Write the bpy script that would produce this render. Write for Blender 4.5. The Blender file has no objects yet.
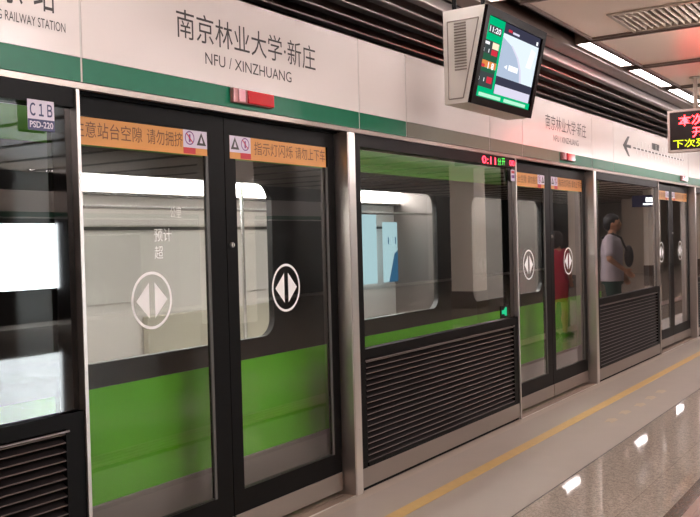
import bpy, bmesh, math, random
from mathutils import Vector, Matrix
random.seed(7)
SC = bpy.context.scene
COL = SC.collection

# ------------------------------------------------------------------ materials
def new_mat(name):
    m = bpy.data.materials.new(name); m.use_nodes = True
    nt = m.node_tree
    return m, nt, nt.nodes['Principled BSDF']

def lin(r, g, b):
    f = lambda c: (c/255/12.92 if c/255 <= .04045 else ((c/255+.055)/1.055)**2.4)
    return (f(r), f(g), f(b), 1)

def plain(name, col, rough=.5, metal=0., spec=.5, noise=0., nscale=8., bump=0.):
    m, nt, p = new_mat(name)
    p.inputs['Base Color'].default_value = col
    p.inputs['Roughness'].default_value = rough
    p.inputs['Metallic'].default_value = metal
    p.inputs['Specular IOR Level'].default_value = spec
    if noise or bump:
        tc = nt.nodes.new('ShaderNodeTexCoord')
        n = nt.nodes.new('ShaderNodeTexNoise'); n.inputs['Scale'].default_value = nscale
        n.inputs['Detail'].default_value = 4
        nt.links.new(tc.outputs['Object'], n.inputs['Vector'])
        if noise:
            mx = nt.nodes.new('ShaderNodeMix'); mx.data_type = 'RGBA'
            a = [c*(1-noise) for c in col[:3]]+[1]; b = [min(1, c*(1+noise)) for c in col[:3]]+[1]
            mx.inputs[6].default_value = a; mx.inputs[7].default_value = b
            nt.links.new(n.outputs['Fac'], mx.inputs[0]); nt.links.new(mx.outputs[2], p.inputs['Base Color'])
        if bump:
            bp = nt.nodes.new('ShaderNodeBump'); bp.inputs['Strength'].default_value = bump
            bp.inputs['Distance'].default_value = .01
            nt.links.new(n.outputs['Fac'], bp.inputs['Height']); nt.links.new(bp.outputs['Normal'], p.inputs['Normal'])
    return m

def emit(name, col, strength):
    m = bpy.data.materials.new(name); m.use_nodes = True
    nt = m.node_tree; nt.nodes.clear()
    e = nt.nodes.new('ShaderNodeEmission'); o = nt.nodes.new('ShaderNodeOutputMaterial')
    e.inputs['Color'].default_value = col; e.inputs['Strength'].default_value = strength
    nt.links.new(e.outputs[0], o.inputs[0])
    return m

def brushed(name, col, rough):
    m, nt, p = new_mat(name)
    p.inputs['Metallic'].default_value = 1; p.inputs['Base Color'].default_value = col
    tc = nt.nodes.new('ShaderNodeTexCoord'); mp = nt.nodes.new('ShaderNodeMapping')
    mp.inputs['Scale'].default_value = (160, 160, 2.5)
    n = nt.nodes.new('ShaderNodeTexNoise'); n.inputs['Scale'].default_value = 1; n.inputs['Detail'].default_value = 3
    mr = nt.nodes.new('ShaderNodeMapRange'); mr.inputs['To Min'].default_value = rough*.92; mr.inputs['To Max'].default_value = rough*1.08
    nt.links.new(tc.outputs['Object'], mp.inputs['Vector']); nt.links.new(mp.outputs[0], n.inputs['Vector'])
    nt.links.new(n.outputs['Fac'], mr.inputs['Value']); nt.links.new(mr.outputs[0], p.inputs['Roughness'])
    return m

def glass(name, tint, boost):
    m = bpy.data.materials.new(name); m.use_nodes = True
    nt = m.node_tree; nt.nodes.clear()
    tr = nt.nodes.new('ShaderNodeBsdfTransparent'); tr.inputs['Color'].default_value = tint
    gl = nt.nodes.new('ShaderNodeBsdfGlossy'); gl.inputs['Roughness'].default_value = 0.0
    gl.inputs['Color'].default_value = (1, 1, 1, 1)
    fr = nt.nodes.new('ShaderNodeFresnel'); fr.inputs['IOR'].default_value = 1.5
    ge = nt.nodes.new('ShaderNodeNewGeometry')
    inv = nt.nodes.new('ShaderNodeMath'); inv.operation = 'SUBTRACT'; inv.inputs[0].default_value = 1
    mu = nt.nodes.new('ShaderNodeMath'); mu.operation = 'MULTIPLY'
    mb = nt.nodes.new('ShaderNodeMath'); mb.operation = 'MULTIPLY'; mb.inputs[1].default_value = boost; mb.use_clamp = True
    mix = nt.nodes.new('ShaderNodeMixShader'); o = nt.nodes.new('ShaderNodeOutputMaterial')
    nt.links.new(ge.outputs['Backfacing'], inv.inputs[1])
    nt.links.new(fr.outputs[0], mu.inputs[0]); nt.links.new(inv.outputs[0], mu.inputs[1])
    nt.links.new(mu.outputs[0], mb.inputs[0]); nt.links.new(mb.outputs[0], mix.inputs['Fac'])
    nt.links.new(tr.outputs[0], mix.inputs[1]); nt.links.new(gl.outputs[0], mix.inputs[2])
    nt.links.new(mix.outputs[0], o.inputs[0])
    return m

def granite(name, base, rough):
    m, nt, p = new_mat(name)
    p.inputs['Roughness'].default_value = rough; p.inputs['Specular IOR Level'].default_value = .55
    tc = nt.nodes.new('ShaderNodeTexCoord')
    v = nt.nodes.new('ShaderNodeTexVoronoi'); v.inputs['Scale'].default_value = 130
    n = nt.nodes.new('ShaderNodeTexNoise'); n.inputs['Scale'].default_value = 35; n.inputs['Detail'].default_value = 6
    br = nt.nodes.new('ShaderNodeTexBrick')
    br.inputs['Scale'].default_value = 1; br.offset = 0
    br.inputs['Brick Width'].default_value = .8; br.inputs['Row Height'].default_value = .745
    br.inputs['Mortar Size'].default_value = .0025
    br.inputs['Color1'].default_value = (1, 1, 1, 1); br.inputs['Color2'].default_value = (.95, .95, .95, 1); br.inputs['Mortar'].default_value = (.72, .7, .68, 1)
    r = nt.nodes.new('ShaderNodeValToRGB'); e = r.color_ramp.elements
    e[0].position = .3; e[0].color = tuple(c*.72 for c in base[:3])+(1,)
    e[1].position = .7; e[1].color = tuple(min(1, c*1.22) for c in base[:3])+(1,)
    md = nt.nodes.new('ShaderNodeMix'); md.data_type = 'RGBA'; md.blend_type = 'MULTIPLY'; md.inputs[0].default_value = 1
    m2 = nt.nodes.new('ShaderNodeMix'); m2.data_type = 'FLOAT'; m2.inputs[0].default_value = .4
    for x in (v, n, br): nt.links.new(tc.outputs['Object'], x.inputs['Vector'])
    sp = nt.nodes.new('ShaderNodeSeparateColor')
    nt.links.new(v.outputs['Color'], sp.inputs[0])
    nt.links.new(n.outputs['Fac'], m2.inputs[2]); nt.links.new(sp.outputs[0], m2.inputs[3])
    nt.links.new(m2.outputs[0], r.inputs['Fac'])
    nt.links.new(r.outputs['Color'], md.inputs[6]); nt.links.new(br.outputs['Color'], md.inputs[7])
    nt.links.new(md.outputs[2], p.inputs['Base Color'])
    return m

M = {}
M['white'] = plain('white enamel', lin(226, 216, 212), .22, noise=.02, nscale=3)
M['green'] = plain('green enamel', lin(0, 104, 74), .38, spec=.3, noise=.08, nscale=20)
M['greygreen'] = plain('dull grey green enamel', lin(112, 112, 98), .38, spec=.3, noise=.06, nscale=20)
M['backing'] = plain('pale joint backing', lin(200, 195, 190), .5)
M['steel'] = brushed('brushed steel', (.6, .545, .51, 1), .36)
M['steel_bright'] = brushed('bright steel', (.78, .74, .7, 1), .33)
M['steel_dark'] = brushed('dim steel', (.36, .31, .275, 1), .4)
M['box_steel'] = plain('satin steel casing', (.84, .79, .73, 1), .42, .55, noise=.06, nscale=6)
M['black'] = plain('black frame', (.0045, .004, .004, 1), .42, spec=.09, noise=.2, nscale=30)
M['bezel'] = plain('black bezel', (.004, .002, .002, 1), .35, spec=.05)
M['blackglass'] = plain('black backed glass', (.004, .0035, .0035, 1), .03, spec=.9)
M['panelblack'] = plain('black louvre backing', (.003, .0022, .0022, 1), .7, spec=.15)
M['slat'] = plain('louvre slat', (.012, .009, .009, 1), .5, spec=.3)
M['slatlip'] = plain('louvre slat front lip', (.24, .2, .195, 1), .4, .6)
M['glass'] = glass('door glass', (.9, .905, .895, 1), 2.0)
M['trainglass'] = glass('train window glass', (.93, .94, .93, 1), 1.0)
M['orange'] = plain('orange sticker', lin(208, 140, 60), .4, noise=.03)
M['ink'] = plain('dark ink', lin(58, 52, 52), .5)
M['brownink'] = plain('brown ink', lin(104, 62, 22), .5)
M['whiteprint'] = plain('white print', lin(248, 247, 246), .5)
M['reflprint'] = plain('reflected white words', lin(215, 213, 208), .5)  # colour of the words painted as a reflection on the door glass
M['lilac'] = plain('pale lilac sticker', lin(206, 196, 212), .4)
M['violet'] = plain('violet ink', lin(120, 62, 130), .5)
M['redprint'] = plain('red print', lin(190, 40, 50), .5)
M['navy'] = plain('navy print', lin(46, 46, 92), .4)
M['redlens'] = plain('red lens', lin(200, 20, 34), .15)
M['lamphousing'] = plain('lamp housing', lin(166, 112, 112), .25, .2)
M['redpale'] = plain('pale red lens', lin(232, 170, 180), .15)
M['yellow'] = plain('yellow paint', lin(208, 172, 112), .5, noise=.12, nscale=14)
M['paleyellow'] = plain('worn yellow paint', lin(192, 174, 148), .4, noise=.1, nscale=14)
M['strip'] = plain('grey floor covering', lin(174, 162, 152), .42, noise=.06, nscale=5)
M['edgestone'] = plain('pale threshold stone', lin(178, 162, 148), .35, noise=.06, nscale=9)
M['granite'] = granite('polished granite', lin(174, 160, 148), .035)
M['darkgranite'] = granite('dark granite band', lin(104, 84, 74), .12)
M['tactile'] = plain('tactile paving', lin(168, 138, 124), .3, noise=.08, nscale=12)
M['sill'] = plain('matt steel sill', lin(160, 140, 126), .5, .4, noise=.05)
M['joint'] = plain('dark joint', (.05, .042, .036, 1), .6)
M['ceil'] = plain('cream ceiling panel', lin(226, 206, 190), .32, noise=.03, nscale=2)
M['void'] = plain('dark void', (.012, .010, .010, 1), .8)
M['baffle'] = plain('dark steel baffle', (.5, .45, .43, 1), .34, .9)
M['beam'] = plain('brown edge profile', (.17, .125, .105, 1), .38, .2)
M['vent'] = plain('vent metal', lin(176, 162, 148), .4)
M['darkwall'] = plain('tunnel concrete', (.02, .019, .018, 1), .8, noise=.3, nscale=3)
M['cream'] = plain('cream pillar cladding', lin(232, 220, 206), .25, noise=.03, nscale=3)
M['skirting'] = plain('brown stone skirting', lin(92, 72, 62), .3)
M['palewall'] = plain('pale stone wall', lin(186, 172, 158), .4, noise=.05, nscale=2)
M['tgreen'] = plain('lime green train paint', lin(98, 196, 22), .35, noise=.07, nscale=4)
M['tgreendark'] = plain('green cantrail paint', lin(98, 160, 62), .35, noise=.07, nscale=4)
M['tblack'] = plain('black window belt', (.012, .011, .011, 1), .3)
M['tgrey'] = plain('grey train paint', lin(140, 130, 126), .4, .2)
M['tdark'] = plain('dark underframe', (.035, .03, .028, 1), .6)
M['tin'] = plain('cream train lining', lin(238, 236, 230), .4)
M['tpanel'] = plain('beige lining panel', lin(232, 226, 222), .45)
M['twin'] = plain('train far window', lin(222, 217, 213), .3)  # pale tone stands in for interior light mirrored in the panes
M['seat'] = plain('pale green seat', lin(200, 194, 180), .4)
M['poster'] = emit('pale blue advert screen', (.62, .88, .97, 1), 1.15)
M['posterblue'] = emit('blue advert wedge', lin(70, 120, 160), 1)
M['rail'] = plain('grab rail steel', (.7, .7, .7, 1), .25, 1.)
M['gasket'] = plain('grey gasket', lin(82, 80, 78), .5)
M['lamp'] = emit('lamp diffuser', (1, .9, .87, 1), 17)
M['lamp2'] = emit('platform lamp diffuser', (1, .895, .88, 1), 78)
M['tlamp'] = emit('train lamp', (1, .965, .955, 1), 26)
M['tube'] = emit('added track fill', (1, .97, .9, 1), 3.0)
M['lightbox'] = emit('lit advert', (.9, .97, 1, 1), 22.)
M['exitgreen'] = emit('green lit sign', (.03, .8, .35, 1), .7)
M['mirrorred'] = emit('red led', (1, .04, .07, 1), 7)  # for the painted reflection of the display sign
M['ledpink'] = emit('pinkish red led', (1, .016, .02, 1), 27)
M['ledyellow'] = emit('yellow led', (.85, .95, .03, 1), 1.6)
M['mirrorgreen'] = emit('green led', (.1, .8, .1, 1), 2.2)  # for the painted sign reflection as well
M['ledback'] = plain('led board', (.018, .006, .006, 1), .35)
M['ledframe'] = plain('pale sign frame', lin(214, 196, 190), .35)
M['blue_sign'] = plain('dark blue sign', lin(52, 48, 96), .35)
M['signwhite'] = emit('lit white lettering', (1, 1, 1, 1), 3.)
for n, c, s in (('s_green', (.0, .5, .2, 1), 1.0), ('s_dkgreen', (.03, .13, .07, 1), .9), ('s_grey', (.06, .075, .075, 1), .9),
                ('s_white', (.95, .97, 1, 1), 1.15), ('s_cream', (1, .9, .62, 1), 1.0), ('s_red', (.75, .04, .07, 1), .9),
                ('s_orange', (.85, .3, .08, 1), .9), ('s_navy', (.05, .05, .085, 1), .9), ('s_mid', (.44, .53, .68, 1), 1.05),
                ('s_pale', (.74, .84, .93, 1), 1.1), ('s_lilac', (.75, .72, .88, 1), 1.0), ('s_mint', (.5, .92, .68, 1), 1.0)):
    M[n] = emit('screen ' + n, c, s)
M['skin'] = plain('skin', lin(196, 146, 116), .5)
M['hair'] = plain('black hair', (.012, .009, .009, 1), .4)
M['reddress'] = plain('red dress cloth', lin(178, 34, 62), .7, noise=.1, nscale=12)
M['tee'] = plain('pale lilac cloth', lin(206, 194, 204), .8, noise=.05, nscale=12)
M['shorts'] = plain('dark green cloth', lin(40, 62, 52), .8)
M['bag'] = plain('dark bag cloth', lin(62, 52, 52), .7)
M['shoe'] = plain('dark shoe', lin(46, 40, 40), .5)
M['eye'] = plain('dark eye', (.02, .015, .012, 1), .2)
M['lip'] = plain('lip', lin(160, 80, 78), .5)

# ------------------------------------------------------------------ mesh builder
class MB:
    def __init__(s): s.v, s.f, s.mi, s.mats = [], [], [], []
    def m(s, mat):
        if mat not in s.mats: s.mats.append(mat)
        return s.mats.index(mat)
    def face(s, pts, mat):
        i = len(s.v); s.v += [tuple(p) for p in pts]; s.f.append(tuple(range(i, i+len(pts)))); s.mi.append(s.m(mat))
    def raw(s, verts, faces, mat):
        i = len(s.v); k = s.m(mat); s.v += [tuple(p) for p in verts]
        for f in faces: s.f.append(tuple(a+i for a in f)); s.mi.append(k)
    def box(s, x0, x1, y0, y1, z0, z1, mat, bev=0., mtx=None):
        if bev:
            bm = bmesh.new(); bmesh.ops.create_cube(bm, size=1)
            for v in bm.verts:
                v.co = Vector(((x0+x1)/2+v.co.x*(x1-x0), (y0+y1)/2+v.co.y*(y1-y0), (z0+z1)/2+v.co.z*(z1-z0)))
            bmesh.ops.bevel(bm, geom=bm.edges[:], offset=bev, segments=2, profile=.5, affect='EDGES')
            bm.verts.index_update()
            vs = [v.co.copy() for v in bm.verts]; fs = [[v.index for v in f.verts] for f in bm.faces]; bm.free()
        else:
            vs = [Vector(p) for p in ((x0,y0,z0),(x1,y0,z0),(x1,y1,z0),(x0,y1,z0),(x0,y0,z1),(x1,y0,z1),(x1,y1,z1),(x0,y1,z1))]
            fs = [(0,3,2,1),(4,5,6,7),(0,1,5,4),(1,2,6,5),(2,3,7,6),(3,0,4,7)]
        if mtx: vs = [mtx @ v for v in vs]
        s.raw(vs, fs, mat)
    def tube(s, a, b, ra, rb, mat, n=14, cap=True):
        a, b = Vector(a), Vector(b); d = (b-a).normalized()
        u = d.orthogonal().normalized(); w = d.cross(u)
        vs = []
        for c, r in ((a, ra), (b, rb)):
            for k in range(n):
                t = 2*math.pi*k/n; vs.append(c+u*(r*math.cos(t))+w*(r*math.sin(t)))
        fs = [(k, (k+1) % n, n+(k+1) % n, n+k) for k in range(n)]
        if cap: fs += [tuple(reversed(range(n))), tuple(range(n, 2*n))]
        s.raw(vs, fs, mat)
    def ball(s, c, r, mat, sc=(1,1,1), nu=20, nv=14, mtx=None):
        bm = bmesh.new(); bmesh.ops.create_uvsphere(bm, u_segments=nu, v_segments=nv, radius=1)
        bm.verts.index_update()
        vs = [Vector((v.co.x*r*sc[0], v.co.y*r*sc[1], v.co.z*r*sc[2])) for v in bm.verts]
        if mtx: vs = [mtx @ v for v in vs]
        vs = [v+Vector(c) for v in vs]
        s.raw(vs, [[v.index for v in f.verts] for f in bm.faces], mat); bm.free()
    def prism(s, pts, o, u, v, d, mat):
        """polygon pts (in u, v from o) extruded along d; ordered counter-clockwise about u x v."""
        o, u, v, d = map(Vector, (o, u, v, d)); n = len(pts)
        a = [o+u*p+v*q for p, q in pts]; b = [p+d for p in a]
        s.raw(a+b, [tuple(range(n)), tuple(reversed(range(n, 2*n)))]+[(k, n+k, n+(k+1) % n, (k+1) % n) for k in range(n)], mat)
    def ring(s, c, u, v, ro, ri, mat, n=40, d=None):
        c, u, v = Vector(c), Vector(u), Vector(v)
        P = lambda r, k: c+u*(r*math.cos(2*math.pi*k/n))+v*(r*math.sin(2*math.pi*k/n))
        for k in range(n): s.face([P(ro, k), P(ro, k+1), P(ri, k+1), P(ri, k)], mat)
    def text(s, body, o, u, v, w, h, mat, fit='box'):
        """lettering scaled into a w x h box with its lower left corner at o, along u (reading) and v (up)."""
        vs, fs = glyphs(body)
        x0 = min(p[0] for p in vs); x1 = max(p[0] for p in vs); y0 = min(p[1] for p in vs); y1 = max(p[1] for p in vs)
        o, u, v = Vector(o), Vector(u), Vector(v)
        sx = w/(x1-x0); sy = h/(y1-y0)
        if fit == 'height': sx = sy
        s.raw([o+u*((p[0]-x0)*sx)+v*((p[1]-y0)*sy) for p in vs], fs, mat)
    def build(s, name, parent=None, smooth=False, origin=None):
        me = bpy.data.meshes.new(name)
        base = Vector(origin) if origin is not None else (parent_loc(parent) if parent else Vector((0, 0, 0)))
        me.from_pydata([tuple(Vector(p)-base) for p in s.v], [], s.f)
        for m in s.mats: me.materials.append(m)
        me.polygons.foreach_set('material_index', s.mi)
        if smooth: me.polygons.foreach_set('use_smooth', [True]*len(s.f))
        me.update()
        o = bpy.data.objects.new(name, me); COL.objects.link(o)
        if parent: o.parent = parent
        else: o.location = base
        return o

def parent_loc(p):
    l = Vector((0, 0, 0))
    while p: l += p.location; p = p.parent
    return l

_gc = {}
BOLD = {'Ｃ１Ｂ': .022, 'PSD-220': .02, '本次列车': .012, '开往': .012, '下次列车': .01, '11:20': .02, '1 8': .03}
def glyphs(body):
    if body in _gc: return _gc[body]
    c = bpy.data.curves.new('lettering', 'FONT'); c.body = body; c.resolution_u = 3
    c.offset = BOLD.get(body, 0.)
    o = bpy.data.objects.new('lettering', c); COL.objects.link(o)
    dg = bpy.context.evaluated_depsgraph_get(); dg.update()
    me = bpy.data.meshes.new_from_object(o.evaluated_get(dg))
    r = ([tuple(v.co) for v in me.vertices], [tuple(p.vertices) for p in me.polygons])
    bpy.data.objects.remove(o); bpy.data.curves.remove(c); bpy.data.meshes.remove(me)
    _gc[body] = r
    return r

def tag(o, label=None, cat=None, group=None, kind=None):
    if label: o['label'] = label
    if cat: o['category'] = cat
    if group: o['group'] = group
    if kind: o['kind'] = kind
    return o
def thing(name, label, cat, loc=(0, 0, 0), group=None):
    o = bpy.data.objects.new(name, None); COL.objects.link(o); o.location = loc
    o.empty_display_size = .1
    return tag(o, label, cat, group)
def struct(name, mb, origin=None):
    o = mb.build(name, origin=origin); o['kind'] = 'structure'; return o
def part(mb, name, parent, label=None, smooth=False):
    o = mb.build(name, parent, smooth)
    if label: o['label'] = label
    return o
def copy_tree(o, parent=None):
    c = o.copy(); COL.objects.link(c)
    if parent: c.parent = parent
    for ch in list(o.children): copy_tree(ch, c)
    return c
X, Y, Z = Vector((1, 0, 0)), Vector((0, 1, 0)), Vector((0, 0, 1))

P = 4.63              # pitch of the platform doors
HC = 3.2              # ceiling height
X_END = 46.0

# ------------------------------------------------------------------ setting
b = MB(); b.box(-9, X_END, -12.02, -1.0, -.2, 0, M['granite']); struct('floor', b)
b = MB(); b.box(-9, X_END, -1.0, -.99, -.2, -.001, M['joint']); struct('trim_1', b)
b = MB(); b.box(-9, X_END, -.99, -.08, -.2, 0, M['strip']); struct('platform_edge_floor', b)
b = MB(); b.box(-9, X_END, -.08, .27, -.2, 0, M['edgestone']); struct('platform_edge_sill', b)
b = MB(); b.box(-9, X_END, -13.0, -12.02, -.2, 0, M['strip']); struct('platform_edge_floor_opposite', b)
b = MB(); b.box(-9, X_END, -.465, -.372, 0, .0015, M['yellow']); struct('yellow_line_marking', b)
b = MB()
b.box(-9, X_END, -1.80, -1.715, 0, .001, M['darkgranite'])
b.box(-9, X_END, -2.10, -1.80, 0, .002, M['tactile'])
for k in range(4): b.box(-9, X_END, -2.075+k*.075, -2.04+k*.075, .002, .007, M['tactile'])
struct('tactile_floor_strip', b)
# worn marks on the floor before the second pair of doors
for k, (x, y) in enumerate(((7.43, -.69), (7.82, -.69), (8.22, -.71), (8.62, -.7), (9.0, -.7))):
    b = MB()
    b.prism([(-.10, -.035), (.05, -.045), (.11, .0), (.06, .045), (-.09, .03), (-.05, 0)], (x, y, .0), X, Y, (0, 0, .0012), M['paleyellow'])
    struct('floor_marking' , b)
# track side
b = MB()
b.box(-9, X_END, 4.2, 4.4, -1.4, 4.3, M['darkwall']); struct('wall_tunnel', b)
b = MB(); b.box(-9, X_END, .27, 4.2, -1.5, -1.2, M['darkwall']); struct('track_bed_floor', b)
b = MB(); b.box(-9, X_END, .2, .27, -1.2, -.2, M['darkwall']); struct('platform_wall_face', b)
b = MB(); b.box(-9, X_END, -.2, 4.4, 4.2, 4.3, M['void']); struct('ceiling_void', b)
b = MB(); b.box(-9.2, -9, -13.2, 4.4, -1.4, 4.3, M['palewall']); struct('wall_back', b)
b = MB(); b.box(X_END, X_END+.2, -13.2, 4.4, -1.4, 4.3, M['palewall']); struct('wall_end', b)

# suspended ceiling: cream panels with dark gaps, starting just off the light trough
b = MB()
gx = [-9.0]
x = 7.5-1.54*10
while x < X_END: gx.append(x); x += 1.54
gx = sorted(set(round(g, 3) for g in gx if g < X_END)) + [X_END]
for i in range(len(gx)-1):
    x0, x1 = gx[i]+.03, gx[i+1]-.03
    if x1 <= x0: continue
    yy = [-.57, -1.95, -2.62, -4.2, -4.6, -7.4, -9.8, -13.0]
    for j in range(len(yy)-1):
        y1, y0 = yy[j], yy[j+1]
        if j in (1, 3): continue                                   # second trough
        if abs(x0-(5.96+.03)) < .05 and j == 0:               # opening for the vent
            b.box(x0, 6.74, y0+.02, y1-.0, HC, HC+.04, M['ceil'])
            b.box(6.74, x1, -.93, y1, HC, HC+.04, M['ceil']); b.box(6.74, x1, y0+.02, -1.63, HC, HC+.04, M['ceil'])
        else: b.box(x0, x1, y0+.02, y1-(.02 if j else 0), HC, HC+.04, M['ceil'])
        b.box(x0, x0+.012, y0+.02, y1, HC-.012, HC+.04, M['ceil']); b.box(x1-.012, x1, y0+.02, y1, HC-.012, HC+.04, M['ceil'])
struct('ceiling', b)
b = MB()
for g in gx[1:-1]: b.box(g-.045, g+.045, -13, -.57, HC-.016, HC+.05, M['beam']); b.box(g-.012, g+.012, -13, -.57, HC-.03, HC-.016, M['beam'])
struct('ceiling_joint_trim', b)
b = MB(); b.box(-9, X_END, -13.2, -.2, HC+.2, HC+.26, M['void']); struct('ceiling_backing', b)
b = MB(); b.box(-9, X_END, -.375, -.2, HC-.03, HC+.05, M['beam']); b.box(-9, X_END, -.215, -.2, HC-.03, HC+.2, M['beam'])
b.box(-9, X_END, -.59, -.565, HC-.018, HC+.2, M['beam'])
struct('trim_2', b)
b = MB(); b.box(-9, X_END, -2.0, -1.97, HC-.015, HC+.2, M['beam']); b.box(-9, X_END, -2.62, -2.59, HC-.015, HC+.2, M['beam'])
struct('trim_3', b)

# baffles hanging over the platform edge, above the sign board
names = ['first', 'second', 'third', 'fourth', 'fifth', 'sixth']
for k in range(6):
    y = -.15+.2*k
    b = MB(); b.box(-2, 30, y-.04, y+.04, HC-.1, HC-.02, M['baffle'], bev=.012)
    b.box(-2, 30, y-.015, y+.015, HC-.02, HC+.30, M['void'])
    o = b.build('ceiling_baffle', origin=(14, y, HC))
    tag(o, f'long dark steel ceiling baffle above the sign board, {names[k]} counted from the lamp row', 'ceiling baffle', 'ceiling baffles along the platform edge')
for xx in (1, 5.5, 10, 14.5, 19, 23.5, 28):
    b = MB(); b.box(xx-.02, xx+.02, -.1, 1.2, HC+.3, HC+.34, M['void']); b.tube((xx, .5, HC+.34), (xx, .5, 4.2), .01, .01, M['void'])
    struct('ceiling_trim_hanger', b)

# ceiling lamps
xs = [1.45, 4.55, 7.6, 9.15, 10.7, 12.25, 15.3, 16.85, 18.4, 21.5, 23.05]
lampproto = None
lamp_label = {7.6: 'long lit ceiling lamp nearest the hanging monitor', 9.15: 'second long lit ceiling lamp from the monitor',
              10.7: 'long lit ceiling lamp partly hidden by the red text sign'}
def make_lamp(x0, x1, y0, y1, mat):
    t = thing('ceiling_lamp', '', 'ceiling lamp', ((x0+x1)/2, (y0+y1)/2, HC))
    b = MB()
    for a in ((x0, x1, y0-.015, y0), (x0, x1, y1, y1+.015), (x0-.015, x0, y0-.015, y1+.015), (x1, x1+.015, y0-.015, y1+.015)):
        b.box(*a, HC-.012, HC+.08, M['beam'])
    b.box(x0-.015, x1+.015, y0-.015, y1+.015, HC+.08, HC+.1, M['beam'])
    part(b, 'housing', t)
    b = MB(); b.box(x0, x1, y0, y1, HC-.004, HC+.03, mat); part(b, 'diffuser', t)
    return t
for k, x0 in enumerate(xs):
    if lampproto is None: t = lampproto = make_lamp(x0, x0+1.28, -.525, -.41, M['lamp'])
    else:
        t = copy_tree(lampproto); t.location.x = x0+.64
    t['group'] = 'ceiling lamps along the platform edge'
    t['label'] = lamp_label.get(x0, 'long ceiling lamp of the edge row above or beyond the photo frame')
def make_pendant(xc, yr):  # hanging form shaped to throw light on the ceiling too
    t = thing('pendant_lamp', '', 'pendant lamp', (xc, yr, HC))
    for dx in (-.3, .3):
        b = MB(); b.tube((xc+dx, yr, HC-.30), (xc+dx, yr, HC+.03), .006, .006, M['beam'], 8); part(b, 'hanging_rod', t)
    b = MB(); b.box(xc-.42, xc-.38, yr-.06, yr+.06, HC-.40, HC-.29, M['beam'], bev=.006); b.box(xc+.38, xc+.42, yr-.06, yr+.06, HC-.40, HC-.29, M['beam'], bev=.006)
    b.box(xc-.42, xc+.42, yr-.012, yr+.012, HC-.30, HC-.285, M['beam']); part(b, 'housing', t)
    b = MB(); b.box(xc-.38, xc+.38, yr-.055, yr+.055, HC-.395, HC-.302, M['lamp2'], bev=.01); part(b, 'diffuser', t)
    return t
p2 = None
for r, yr in enumerate((-2.3, -4.4)):  # second row is unseen, added for fill light
    for k in range(12):
        xc = -4.2+3.9*k
        if p2 is None: t = p2 = make_pendant(xc, yr)
        else: t = copy_tree(p2); t.location = (xc, yr, HC+(.19 if r else 0))
        t['group'] = f'pendant lamps over the platform, row {r+1}'
        t['label'] = ['pendant lamp seen only mirrored in the polished floor', 'added unseen fill lamp in the ceiling slot over the middle of the platform'][r]

for k in range(3):
    t = copy_tree(lampproto); t.location = (7.9+4.63*k, -12.55, HC)
    t['group'] = 'ceiling lamps along the opposite platform edge'; t['label'] = 'ceiling lamp of the opposite platform edge, seen only mirrored in the screen glass'
# air vent in the ceiling
t = thing('air_vent', 'slotted rectangular air vent in the cream ceiling panel beside the lamps', 'air vent', (7.1, -1.28, HC))
b = MB()
for a in ((6.74, 7.47, -.96, -.93), (6.74, 7.47, -1.63, -1.60), (6.74, 6.78, -1.6, -.96), (7.43, 7.47, -1.6, -.96)): b.box(*a, HC-.012, HC+.04, M['vent'])
part(b, 'frame', t)
b = MB()
for k in range(13):
    y = -1.585+k*.049
    mt = Matrix.Translation((7.105, y, HC+.008)) @ Matrix.Rotation(math.radians(-68), 4, 'X')
    b.box(-.325, .325, -.017, .017, -.0015, .0015, M['vent'], mtx=mt)
part(b, 'blades', t)
b = MB(); b.box(6.75, 7.46, -1.62, -.94, HC+.05, HC+.055, M['void']); part(b, 'duct_box', t, 'black duct behind the blades')

# ------------------------------------------------------------------ sign board (fascia)
b = MB(); b.box(.7, 16.6, .0125, .26, 2.24, 2.79, M['backing']); [b.box(v-.0055, v+.0055, .002, .0125, 2.245, 2.79, M['backing']) for v in (2.56, 4.72, 5.31, 6.66, 7.34, 9.2, 9.94, 13.5, 14.6)]; b.box(.7, 16.6, .062, .15, 2.206, 2.235, M['black'])
struct('trim_4', b)                                           # the beam that carries the sign panels
TXT = '南京林业大学·新庄'; ENG = 'NFU / XINZHUANG'
fasc = [(.68, 2.56), (2.56, 4.72), (4.72, 5.31), (5.31, 6.66), (6.66, 7.34), (7.34, 9.2), (9.2, 9.94), (9.94, 13.5), (13.5, 14.6), (14.6, 16.6)]
flab = ['white station sign panel with green band above the C1B screen, at the left edge',
        'large white sign panel lettered with destination above the nearest doors',
        'narrow blank white sign panel right after the nearest destination sign',
        'blank white sign panel with dull green band left behind the monitor',
        'blank white sign panel with dull grey band beneath the monitor',
        'smaller far white sign panel lettered with the destination',
        'narrow blank white sign panel between far destination and route map',
        'white sign panel carrying the route map with arrow',
        'blank white sign panel behind the red text sign', 'farthest white sign panel beyond the photo frame']
def lettering_panel(t, dx):
    b = MB()
    b.text(TXT, (3.13+dx, -.0015, 2.533), X, Z, 1.13, .14, M['ink'])
    b.text(ENG, (3.325+dx, -.0015, 2.436), X, Z, .70, .057, M['ink'])
    part(b, 'lettering', t)
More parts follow.
